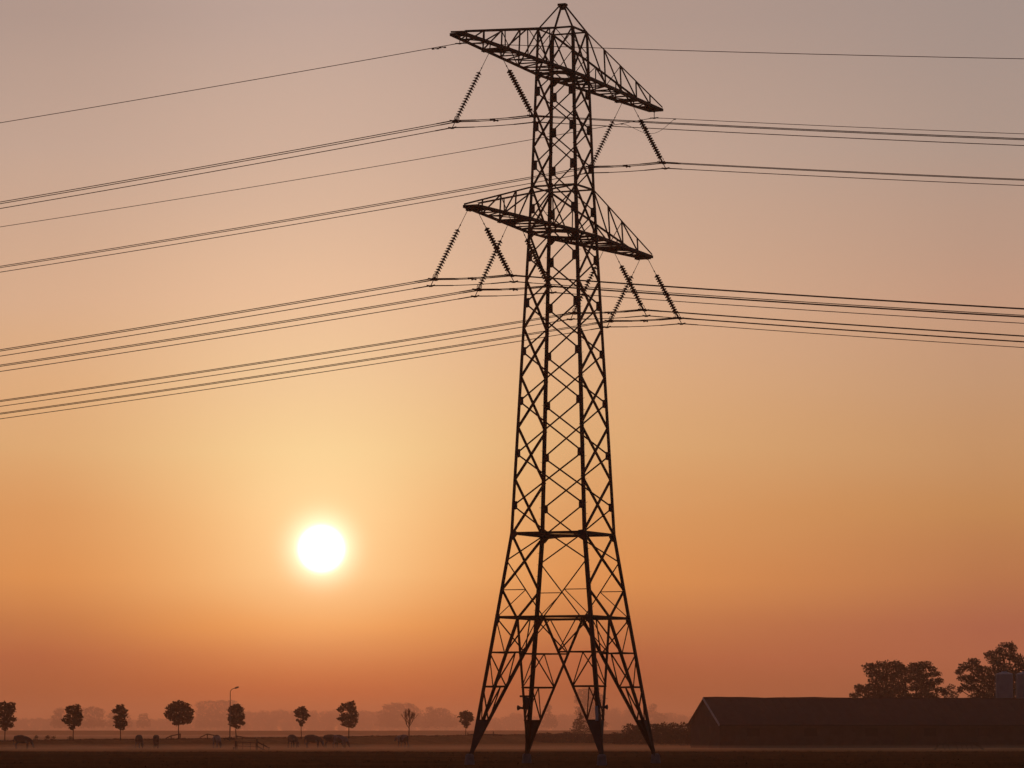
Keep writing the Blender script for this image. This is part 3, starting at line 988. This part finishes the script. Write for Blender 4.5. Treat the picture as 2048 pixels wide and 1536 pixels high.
# trees far off in the haze
FG = 'hazy trees far behind the fields'
FAR = [
    (1182, 2300, 1462, [(1168, 1386, 17, 9), (1182, 1384, 18, 8), (1160, 1398, 13, 10), (1180, 1402, 24, 14), (1200, 1400, 13, 12), (1172, 1422, 24, 14), (1196, 1424, 15, 14), (1180, 1442, 24, 14)], 'tall pale poplar-like tree seen between the two middle pylon feet', .9),
    (122, 3300, 1456, [(122, 1424, 12, 9), (118, 1437, 13, 12), (128, 1445, 14, 8)], 'hazy tree at the left end of the far clump behind the egg-shaped row tree', .9),
    (186, 3300, 1456, [(172, 1423, 9, 8), (186, 1421, 14, 8), (202, 1424, 12, 9), (186, 1440, 28, 14)], 'widest hazy tree of the far clump behind the egg-shaped row tree', .9),
    (236, 3500, 1456, [(226, 1432, 10, 7), (238, 1434, 14, 10), (246, 1440, 22, 12)], 'hazy tree behind the narrow row tree', .8),
    (289, 3500, 1456, [(289, 1433, 10, 6), (290, 1443, 14, 9)], 'lowest hazy tree right of the narrow row tree', .8),
    (412, 4000, 1456, [(404, 1411, 12, 8), (422, 1407, 14, 6), (410, 1428, 18, 18), (430, 1425, 14, 18)], 'faint tree right behind the widest row tree', .8),
    (452, 4000, 1456, [(444, 1405, 14, 5), (462, 1407, 16, 6), (450, 1425, 22, 18), (476, 1422, 16, 16)], 'faint tall tree behind the street lamp', .8),
    (795, 3900, 1456, [(776, 1414, 12, 6), (795, 1411, 16, 6), (815, 1413, 16, 7), (785, 1428, 26, 18), (825, 1428, 22, 18), (800, 1424, 24, 14), (775, 1436, 20, 14), (835, 1438, 18, 12)], 'faint wide tree behind the leafless tree', .8),
    (880, 3600, 1456, [(860, 1420, 10, 7), (878, 1421, 16, 6), (893, 1425, 10, 7), (875, 1434, 26, 14), (900, 1440, 18, 13), (862, 1436, 16, 14)], 'hazy sloping tree right of the leafless tree', .9),
    (1098, 3300, 1458, [(1096, 1415, 9, 6), (1092, 1426, 11, 9), (1100, 1440, 14, 12)], 'small hazy tree between the left middle pylon foot and the tall pale tree', .9),
    (1312, 3700, 1456, [(1305, 1414, 9, 7), (1300, 1428, 14, 10), (1318, 1436, 16, 12)], 'faint tree behind the right pylon foot', .9),
    (1918, 900, 1460, [(1900, 1374, 10, 6), (1892, 1384, 12, 9), (1906, 1390, 10, 8), (1895, 1405, 20, 14)], 'pale tree seen over the barn roof between the big dark trees', .9),
    (1945, 900, 1460, [(1945, 1394, 12, 7), (1950, 1405, 18, 10)], 'pale bush top seen over the barn roof left of the silos', .9),
]
for i, (px, d, by, bl, lab, dn) in enumerate(FAR):
    if d > 1500:                                     # far clumps reach down to the ground
        d *= 1.45
        x0 = min(b[0] - b[2] for b in bl); x1 = max(b[0] + b[2] for b in bl)
        bl = bl + [(x0 + (x1 - x0) * q, 1448, (x1 - x0) * .2, 8) for q in (.15, .38, .62, .85)]
    tree('distant_tree', lab, 'tree', FG, px, d, by, bl, .45 * d / 3000, 7 * dn, 1.05 * max(d, 1200) / 3300, 60 + i, mat=LEAF)


def conifer(px, d, basey, topy, hw, label, seed):
    r = np.random.default_rng(seed)
    base = at(px, d, basey); k = d / F; h = (basey - topy) * k
    root = thing('conifer', label, 'conifer', base)
    m = MB(); m.tube([(0, 0, -.2), (0, 0, h * .97)], [.09, .02], 6); m.build('trunk', BARK, root)
    bl = []
    for i in range(16):
        t = i / 15
        rr = hw * k * (1 - t) ** .8 + .05
        for j in range(3):
            a = r.uniform(0, 6.28)
            bl.append(((math.cos(a) * rr * .55, math.sin(a) * rr * .55, h * (.06 + .92 * t)), (rr * .6, rr * .6, h * .045)))
    tri_mesh('crown', leaf_cloud(bl, 3.5, .28, r, .3), LEAF, 4, root)


conifer(1160, 900, 1468, 1426, 24, 'ragged conifer standing left in front of the tall pale tree', 71)
conifer(1185, 960, 1468, 1440, 14, 'smaller conifer standing right in front of the tall pale tree', 72)


def hedge(name, label, cat, prof, d0, d1, depth, size, dens, seed, kind=None, twig=0, bottom=1492):
    """prof: (px, top row) polyline; continuous mass of foliage"""
    r = np.random.default_rng(seed)
    xs = [p[0] for p in prof]
    mid = (xs[0] + xs[-1]) / 2
    base = at(mid, (d0 + d1) / 2); base.z = gz(base.x, (d0 + d1) / 2)
    bl = []
    x = xs[0]
    while x < xs[-1]:
        t = (x - xs[0]) / (xs[-1] - xs[0])
        d = d0 + (d1 - d0) * t
        k = d / F
        ty = np.interp(x, xs, [p[1] for p in prof]) + r.normal() * 1.2
        gy = HOR - (gz((x - 1024) / F * d, d) - HC) / k
        z1 = (HOR - ty) * k + HC; z0 = gz((x - 1024) / F * d, d) - .1
        hh = max(z1 - z0, .3)
        rw = max(hh * .55, depth * .45)
        for j in range(3):
            zc = z0 + hh * (.25 + .27 * j)
            bl.append((((x - 1024) * k - base.x, d + r.uniform(-.3, .3) * depth - base.y, zc - base.z), (rw * .7, depth * .4, hh * .24)))
        x += rw / k * .8
    o = tri_mesh(name, leaf_cloud(bl, dens, size, r, .3), LEAF2, 4)
    o.location = base
    return tag(o, label, cat, kind=kind)


hedge('hedge', 'tall overgrown hedge ending against the left gable of the barn', 'hedge', [(1240, 1467), (1252, 1453), (1262, 1446), (1275, 1451), (1290, 1450), (1310, 1446), (1330, 1447), (1370, 1446), (1400, 1448)], 560, 500, 4, .2, 9, 81)
hedge('scrub_hedge', 'low ragged bramble strip behind the middle pylon feet', 'scrub', [(1066, 1470), (1085, 1466), (1095, 1464), (1110, 1467), (1130, 1465), (1150, 1466), (1180, 1468), (1215, 1468), (1250, 1465)], 640, 610, 3, .18, 7, 82)
for i, (px, d, w, h, lab) in enumerate([(75, 560, 5, 11, 'small misty bush leftmost behind the bank'), (98, 560, 6, 11, 'larger of the two close misty bushes behind the bank, the left one'), (110, 560, 5, 10, 'misty bush just right of a slightly larger one behind the bank'), (142, 575, 6, 9, 'faint bush beside the trunk of the egg-shaped row tree')]):
    r = np.random.default_rng(90 + i)
    b = at(px, d, 1482); k = d / F
    V = leaf_cloud([((0, 0, h * k * .45), (w * k, w * k, h * k * .5)), ((w * k * .4, 0, h * k * .75), (w * k * .7, w * k * .7, h * k * .35))], 4, .16, r)
    o = tri_mesh('bush', V, LEAF2, 4); o.location = b
    tag(o, lab, 'bush', 'low bushes in the mist behind the bank')
for i, (px, lab) in enumerate([(456, 'low weedy clump around the foot of the street lamp'), (1560, 'treetop twigs showing above the left part of the barn ridge'), (1590, 'second tuft of treetop twigs above the barn ridge')]):
    r = np.random.default_rng(120 + i)
    if i == 0:
        d = 505; b = at(462, d, 1479); k = d / F
        bl = [((q * k, 0, 1.5 * k), (6 * k, .4, 4 * k)) for q in (-8, 0, 8)]
    else:
        d = 500; b = at(px, d, 1470); k = d / F
        bl = [((q * k, 0, 68 * k), (9 * k, .8, 7 * k)) for q in (-8, 6)] + [((0, 0, 35 * k), (12 * k, 1, 34 * k))]
    o = tri_mesh('bush' if i == 0 else 'shrub', leaf_cloud(bl, 2.4, .2, r), LEAF2, 4); o.location = b
    tag(o, lab, 'bush')


def far_woods():
    r = np.random.default_rng(8)
    prof = [(-400, 1440), (0, 1437), (110, 1436), (300, 1440), (500, 1424), (560, 1421), (640, 1424), (760, 1423), (905, 1432), (925, 1436), (1000, 1435), (1020, 1430), (1045, 1425), (1060, 1432), (1080, 1430),
            (1110, 1428), (1145, 1430), (1210, 1420), (1230, 1417), (1260, 1420), (1290, 1424), (1340, 1428), (1360, 1430), (1400, 1436), (1500, 1432), (2400, 1434)]
    xs = [p[0] for p in prof]; ys = [p[1] for p in prof]
    bl = []
    x = -400
    d = 7000; k = d / F
    while x < 2400:
        ty = np.interp(x, xs, ys) + r.normal() * 1.0
        h = (1462 - ty)
        for j in range(3):
            bl.append((((x + r.normal() * 3 - 1024) * k, d + r.uniform(-25, 25), HC + (HOR - 1462 + h * (.22 + .27 * j)) * k), (9 * k, 8, h * k * .27)))
        x += 9
    o = tri_mesh('treeline', leaf_cloud(bl, 6, 1.9, r, .2), LEAF, 4)
    tag(o, 'long low line of far woods fading into the haze at the horizon', 'woods', kind='stuff')


far_woods()

# ------------------------------------------------------------------ barn and silos
def build_barn():
    yaw = R(20)
    c0 = at(1437, 430, 1448)
    zg = -.45
    root = thing('barn', 'long low dark barn with a plain roof and pale left gable edge', 'barn', (c0.x, 430, 0), yaw)
    Wd, Ln = 9.0, 62.0
    ze = 2.15; zr = 5.0
    # body: local x along the barn, local y across (away from the camera)
    V = [(0.25, .35, zg), (Ln, .35, zg), (Ln, Wd - .35, zg), (0.25, Wd - .35, zg), (0.25, .35, ze), (Ln, .35, ze), (Ln, Wd - .35, ze), (0.25, Wd - .35, ze), (0.25, Wd / 2, zr - .12), (Ln, Wd / 2, zr - .12)]
    mesh('wall', V, [(0, 1, 5, 4), (2, 3, 7, 6), (3, 0, 4, 8, 7), (1, 2, 6, 9, 5)], WALLM, root)
    rf = MB()
    n = 42
    for s in (0, 1):                                       # two slopes with a slightly uneven ridge line
        y0, y1 = (-.1, Wd / 2) if s == 0 else (Wd + .1, Wd / 2)
        V = []; Fc = []
        for i in range(n + 1):
            x = Ln * i / n; w = .035 * math.sin(i * .9) + .02 * math.sin(i * 2.3)
            V += [(x, y0, ze - .06 + w * .5), (x, y1, zr + w), (x, y1, zr - .1 + w), (x, y0, ze - .16 + w * .5)]
        for i in range(n):
            a = 4 * i; b = a + 4
            Fc += [(a, b, b + 1, a + 1), (a + 3, a + 2, b + 2, b + 3), (a, a + 3, b + 3, b), (a + 1, b + 1, b + 2, a + 2)]
        Fc += [(0, 1, 2, 3), (4 * n, 4 * n + 3, 4 * n + 2, 4 * n + 1)]
        rf.add(V, Fc)
    for i in range(1, 62):                                # sheet laps
        x = i * 1.0
        rf.box((x, -.1, ze - .045), (x, Wd / 2 - .06, zr - .01), .03, .03)
    roof = rf.build('roof', ROOFM, root)
    rc = MB(); rc.tube([(x, Wd / 2, zr + .03 + .035 * math.sin(x / Ln * n * .9) + .02 * math.sin(x / Ln * n * 2.3)) for x in np.linspace(0.0, Ln, n + 1)], .08, 6)
    rc.build('ridge_cap', ROOFM, roof)
    one('box', 'gable_trim', TRIM, roof, (-.04, -.12, ze - .12), (-.04, Wd / 2 - .02, zr - .03), .05, .26, up=(0, 0, 1))
    one('box', 'gutter', TRIM if False else GALV, root, (0, -.2, ze - .14), (Ln, -.2, ze - .14), .12, .09)
    for i, x in enumerate([3.4, 10.2, 17.5, 24.6, 31.2, 37.5]):
        w = MB(); w.plate([(x, .345, .9), (x + 1.5, .345, .9), (x + 1.5, .345, 1.7), (x, .345, 1.7)], (0, 1, 0), .05)
        w.box((x - .05, .33, .86), (x + 1.55, .33, .86), .06, .06)
        w.build('window', GLASSM, root)
    one('plate', 'door', WOOD, root, [(21, .34, zg), (23, .34, zg), (23, .34, 1.8), (21, .34, 1.8)], (0, 1, 0), .06)
    one('plate', 'door', WOOD, root, [(.245, 3.2, zg), (.245, 5.8, zg), (.245, 5.8, 2.0), (.245, 3.2, 2.0)], (1, 0, 0), .06)


build_barn()


def silo(px0, px1, topy, d, label):
    k = d / F
    r0 = (px1 - px0) / 2 * k
    c = at((px0 + px1) / 2, d); zt = HC + (HOR - topy) * k
    root = thing('silo', label, 'silo', (c.x, d, -.4), 0, 'feed silos behind the barn')
    V, Fc = lathe([(r0, 2.2), (r0, zt - .35 + .4), (r0 * 1.02, zt - .34 + .4), (r0 * 1.02, zt - .28 + .4), (r0 * .9, zt - .15 + .4), (r0 * .35, zt + .4), (r0 * .3, zt + .12 + .4)], 28)
    mesh('tank', V, Fc, SILO, root, smooth=False)
    V, Fc = lathe([(.2, .6), (r0, 2.2), (r0 * .98, 2.22)], 24)
    mesh('hopper', V, Fc, SILO, root)
    for a in (.8, 2.4, 3.9, 5.5):
        one('box', 'leg', GALV, root, (math.cos(a) * r0, math.sin(a) * r0, 0), (math.cos(a) * r0, math.sin(a) * r0, 2.4), .1)
    ld = MB()
    for s in (-.2, .2): ld.tube([(s, -r0 - .12, .6), (s, -r0 - .12, zt + .3)], .02, 5)
    z = .8
    while z < zt + .2: ld.tube([(-.2, -r0 - .12, z), (.2, -r0 - .12, z)], .014, 4); z += .3
    o = ld.build('ladder', SILO, root); o.rotation_euler = (0, 0, -1.2)


silo(1989, 2023, 1345, 462, 'pale grey round-topped silo behind the barn, fully in view')
silo(2030, 2064, 1345, 464, 'pale grey silo behind the barn cut off by the right edge')

# ------------------------------------------------------------------ street lamp
def street_lamp():
    d = 500; b = at(462, d, 1478.5); k = d / F
    root = thing('street_lamp', 'single tall street lamp with a curved arm pointing right', 'street lamp', b)
    h = 93 * k
    m = MB(); m.tube([(0, 0, -.2), (0, 0, .9), (0.02, 0, h)], [.09, .075, .045], 8)
    m.build('pole', LAMPM, root, smooth=True)
    m = MB(); m.tube([(.02, 0, h - .05), (.04, 0, h + .18), (.17, 0, h + .36), (.38, 0, h + .48), (.62, 0, h + .55)], [.045, .042, .04, .038, .035], 8)
    m.build('arm', LAMPM, root, smooth=True)
    m = MB(); m.tube([(.55, 0, h + .52), (.66, 0, h + .56), (.85, 0, h + .62), (1.02, 0, h + .68), (1.08, 0, h + .69)], [.05, .10, .115, .09, .04], 8)
    m.build('lamp_head', LAMPM, root, smooth=True)


street_lamp()

# ------------------------------------------------------------------ gate, rails and feeder
def gate():
    d = 402; k = d / F
    b = at(494, d); b.z = gz(b.x, d)
    root = thing('field_gate', 'dark field gate between two posts with rails sloping down on its right', 'gate', b)
    P = lambda x, y, dy=0: Vector(((x - 494) * k, dy, HC + (HOR - y) * k - b.z))
    for x0, x1, yt, w in ((473.5, 474, 1482, .20), (516.5, 516, 1477.5, .15)):
        one('box', 'post', WOOD, root, P(x0, 1506), P(x1, yt), w)
    one('box', 'post', WOOD, root, P(469, 1506, .1), P(469.5, 1494, .1), .14)
    g = MB()
    for ya, yb in ((1483.5, 1485.5), (1491.5, 1493.5), (1500, 1501)):
        g.tube([P(475, ya, -.12), P(515, yb, -.12)], .028, 6)
    for x, yt in ((477, 1483.6), (488, 1484), (503, 1485), (514, 1485.4)):
        g.tube([P(x, yt, -.12), P(x, 1500.5, -.12)], .025, 6)
    g.build('gate_panel', GALV, root)
    r = MB()
    r.box(P(516, 1483.5, .06), P(541, 1496, .06), .05, .14)
    r.box(P(516, 1492.5, .06), P(538, 1503, .06), .05, .14)
    r.build('sloping_rail', WOOD, root)
    for x, yt in ((529, 1486.5), (540, 1494.5)):
        one('box', 'brace_post', WOOD, root, P(x, 1506), P(x, yt), .12)


gate()


def railing(lab, d, pts_post, rails):
    k = d / F
    cx = sum(p[0] for p in pts_post) / len(pts_post)
    b = at(cx, d); b.z = at(cx, d, pts_post[0][1] + 6).z
    root = thing('timber_railing', lab, 'railing', b, 0, 'short timber railings on the bank')
    P = lambda x, y, dy=0: Vector(((x - cx) * k, dy, HC + (HOR - y) * k - b.z))
    for x, yt, yb in pts_post:
        one('box', 'post', WOOD, root, P(x, yb), P(x, yt), .14)
    for x0, y0, x1, y1 in rails:
        one('box', 'rail', WOOD, root, P(x0, y0, -.1), P(x1, y1, -.1), .06, .13)


railing('short sloping timber railing under the widest row tree', 498, [(363, 1467.5, 1478), (345, 1471.5, 1478)], [(364, 1468, 345, 1471.5), (345, 1471.5, 334, 1477)])
railing('timber railing between the widest row tree and the lamp, sloping to both sides', 508, [(417, 1467.5, 1477), (436, 1471, 1478)], [(417, 1468, 402, 1475), (417, 1468, 442, 1473)])
railing('timber railing sloping down right from the trunk beside the lamp', 515, [(476, 1471, 1479), (487, 1474, 1479)], [(475, 1472, 502, 1476.5)])
railing('timber railing right of the left pylon foot', 628, [(936, 1465, 1472), (987, 1463, 1472)], [(937, 1468.5, 987, 1468.5), (987, 1468, 1004, 1471.5)])


def feeder():
    d = 402; k = d / F
    b = at(1914, d); b.z = gz(b.x, d)
    root = thing('feed_rack', 'low dark trapezoid frame standing in the grass before the long barn', 'frame', b)
    P = lambda x, y, dy=0: Vector(((x - 1914) * k, dy, HC + (HOR - y) * k - b.z))
    for dy in (-.6, .6):
        m = MB()
        q = [(1864, 1502), (1874, 1488), (1898, 1487.5), (1904, 1485), (1944, 1485), (1966, 1502)]
        for (x0, y0), (x1, y1) in zip(q, q[1:]):
            m.box(P(x0, y0, dy), P(x1, y1, dy), .07, .10)
        m.build('side_frame', WOOD, root)
    m = MB()
    for x, y in ((1874, 1488), (1904, 1485), (1924, 1485), (1944, 1485), (1955, 1493.5), (1869, 1495)):
        m.box(P(x, y, -.6), P(x, y, .6), .06, .06)
    m.box(P(1864, 1496, -.63), P(1962, 1496, -.63), .05, .06)
    m.build('cross_bar', WOOD, root)
    m = MB()
    for x in (1880, 1890, 1906, 1916, 1926, 1936, 1946): m.box(P(x, 1486.5, -.6), P(x + 6, 1504, -.6), .04, .05)
    m.build('upright', WOOD, root)


feeder()

# ------------------------------------------------------------------ cows
def cow_mesh(head):
    """head: 'graze' or 'half'. Local: nose towards +X, feet at z=0, metres"""
    V = []; Ed = []; Rd = []

    def v(p, r, par=None):
        V.append(p); Rd.append(r if isinstance(r, tuple) else (r, r))
        if par is not None: Ed.append((par, len(V) - 1))
        return len(V) - 1
    pel = v((-.78, 0, 1.06), (.31, .35))
    b1 = v((-.35, 0, .98), (.37, .42), pel)
    b2 = v((.10, 0, .96), (.38, .44), b1)
    sh = v((.52, 0, 1.01), (.32, .38), b2)
    ti = v((-1.0, 0, 1.10), (.17, .20), pel)
    if head == 'graze':
        n1 = v((.82, 0, .92), (.16, .22), sh); n2 = v((1.05, 0, .62), (.12, .16), n1)
        h1 = v((1.18, 0, .40), (.115, .125), n2); h2 = v((1.27, 0, .22), (.085, .09), h1); h3 = v((1.33, 0, .08), (.07, .065), h2)
        ear = h1; ed = ((1.12, .2, .42), (1.12, -.2, .42))
    else:
        n1 = v((.86, 0, 1.10), (.16, .22), sh); n2 = v((1.12, 0, 1.02), (.12, .16), n1)
        h1 = v((1.34, 0, .96), (.12, .13), n2); h2 = v((1.50, 0, .82), (.085, .09), h1); h3 = v((1.60, 0, .72), (.07, .065), h2)
        ear = h1; ed = ((1.28, .21, 1.02), (1.28, -.21, 1.02))
    for e in ed:
        v(e, .03, ear)
    for s in (-1, 1):
        k = v((-.70, s * .20, .82), (.16, .13), pel); kk = v((-.60, s * .21, .66), (.10, .09), k)
        hk = v((-.86, s * .21, .48), (.07, .065), kk); f = v((-.80, s * .21, .10), (.055, .05), hk); v((-.77, s * .21, .03), (.065, .06), f)
        k = v((.52, s * .18, .74), (.12, .10), sh); kk = v((.53, s * .18, .44), (.075, .07), k); f = v((.52, s * .18, .10), (.055, .05), kk); v((.55, s * .18, .03), (.055, .05), f)
    u = v((-.48, 0, .68), (.11, .12), b1)
    t1 = v((-1.12, 0, .92), .035, ti); t2 = v((-1.14, 0, .55), .025, t1); v((-1.12, 0, .42), .045, t2)
    me = bpy.data.meshes.new('cow_skeleton'); me.from_pydata(V, Ed, [])
    o = bpy.data.objects.new('cow_tmp', me); COL.objects.link(o)
    o.modifiers.new('s', 'SKIN'); ss = o.modifiers.new('u', 'SUBSURF'); ss.levels = 2
    sv = me.skin_vertices[0].data
    for i, r in enumerate(Rd): sv[i].radius = r; sv[i].use_root = (i == 0)
    dg = bpy.context.evaluated_depsgraph_get(); dg.update()
    out = bpy.data.meshes.new_from_object(o.evaluated_get(dg))
    bpy.data.objects.remove(o); out.name = 'cow'
    out.polygons.foreach_set('use_smooth', [True] * len(out.polygons))
    return out


def cow_mat(name, dark, pale, thr, seed):
    m = bpy.data.materials.new(name); m.use_nodes = True; nt = m.node_tree
    b = nt.nodes['Principled BSDF']; b.inputs['Roughness'].default_value = .8
    tc = nt.nodes.new('ShaderNodeTexCoord'); mp = nt.nodes.new('ShaderNodeMapping'); mp.inputs['Location'].default_value = (seed, seed * .7, 0)
    n = nt.nodes.new('ShaderNodeTexNoise'); n.inputs['Scale'].default_value = 1.5; n.inputs['Detail'].default_value = 1.5
    cr = nt.nodes.new('ShaderNodeValToRGB'); cr.color_ramp.interpolation = 'LINEAR'
    cr.color_ramp.elements[0].position = thr; cr.color_ramp.elements[0].color = (*dark, 1)
    cr.color_ramp.elements[1].position = thr + .02; cr.color_ramp.elements[1].color = (*pale, 1)
    nt.links.new(tc.outputs['Object'], mp.inputs[0]); nt.links.new(mp.outputs[0], n.inputs[0]); nt.links.new(n.outputs[0], cr.inputs[0]); nt.links.new(cr.outputs[0], b.inputs['Base Color'])
    return m


GM, HM = cow_mesh('graze'), cow_mesh('half')
CM = [cow_mat('hide_black_pied', (.03, .025, .025), (.11, .105, .115), .56, 1), cow_mat('hide_dark', (.035, .025, .022), (.08, .07, .07), .66, 4),
      cow_mat('hide_pale_pied', (.04, .035, .03), (.14, .135, .15), .47, 7)]
COWS = [  # px, d, feet row, heading deg (0 = facing right), mesh, material, label
    (50, 432, 1497.5, -8, GM, 0, 'black pied cow grazing towards the right, leftmost in the mist'),
    (282, 436, 1497, 80, GM, 0, 'cow seen end-on with a pale rump, left one of the pair near the wide tree'),
    (315, 436, 1497, 96, GM, 1, 'dark cow seen end-on, right one of the pair near the wide tree'),
    (437, 440, 1495, -68, GM, 2, 'pale-backed cow grazing just left of the gate'),
    (588, 446, 1494.5, -58, GM, 1, 'dark cow grazing below the smallest leafy row tree, turned three-quarters away'),
    (629, 444, 1495, -14, GM, 0, 'dark cow grazing side-on right of the smallest leafy row tree'),
    (667, 446, 1494.5, 8, GM, 1, 'dark cow standing side-on, overlapping a paler cow on its right'),
    (682, 441, 1495, -30, GM, 2, 'pale cow with lowered head overlapping the dark cow left of it'),
    (806, 450, 1494.5, 128, HM, 2, 'lone pale cow facing left near the leafless tree'),
]
for px, d, fy, hd, me, mi, lab in COWS:
    me2 = me.copy(); me2.materials.clear(); me2.materials.append(CM[mi])
    b = at(px, d); b.z = gz(b.x, d) - .02
    o = link('cow', me2, None, b); o.rotation_euler = (0, 0, R(hd)); o.scale = (.94, 1.0, 1.10)
    tag(o, lab, 'cow', 'cows grazing in the misty field')

# ------------------------------------------------------------------ haze and ground mist
def volume_box(name, x0, x1, y0, y1, z0, z1, density, color, g, label):
    m = bpy.data.materials.new(name); m.use_nodes = True; nt = m.node_tree; nt.nodes.clear()
    v = nt.nodes.new('ShaderNodeVolumePrincipled'); out = nt.nodes.new('ShaderNodeOutputMaterial')
    v.inputs['Density'].default_value = density; v.inputs['Color'].default_value = (*color, 1); v.inputs['Anisotropy'].default_value = g
    nt.links.new(v.outputs[0], out.inputs['Volume'])
    V = [(x, y, z) for z in (z0, z1) for y in (y0, y1) for x in (x0, x1)]
    o = mesh(name, V, [(0, 2, 3, 1), (4, 5, 7, 6), (0, 1, 5, 4), (1, 3, 7, 5), (3, 2, 6, 7), (2, 0, 4, 6)], m)
    return tag(o, label, 'haze', kind='stuff')


volume_box('haze', -3600, 3600, -200, 8100, -3.5, 42, 0.00022, (.97, .75, .56), .75, 'thin warm evening haze filling the air')
volume_box('ground_mist', -900, 900, 338, 462, -2.6, -0.05, 0.0022, (.97, .78, .60), .75, 'thin mist lying over the cow pasture')
volume_box('ground_mist', -1500, 1500, 660, 2045, -2.6, -0.72, 0.0005, (.97, .80, .64), .75, 'low mist lying over the sunken fields beyond the bank')
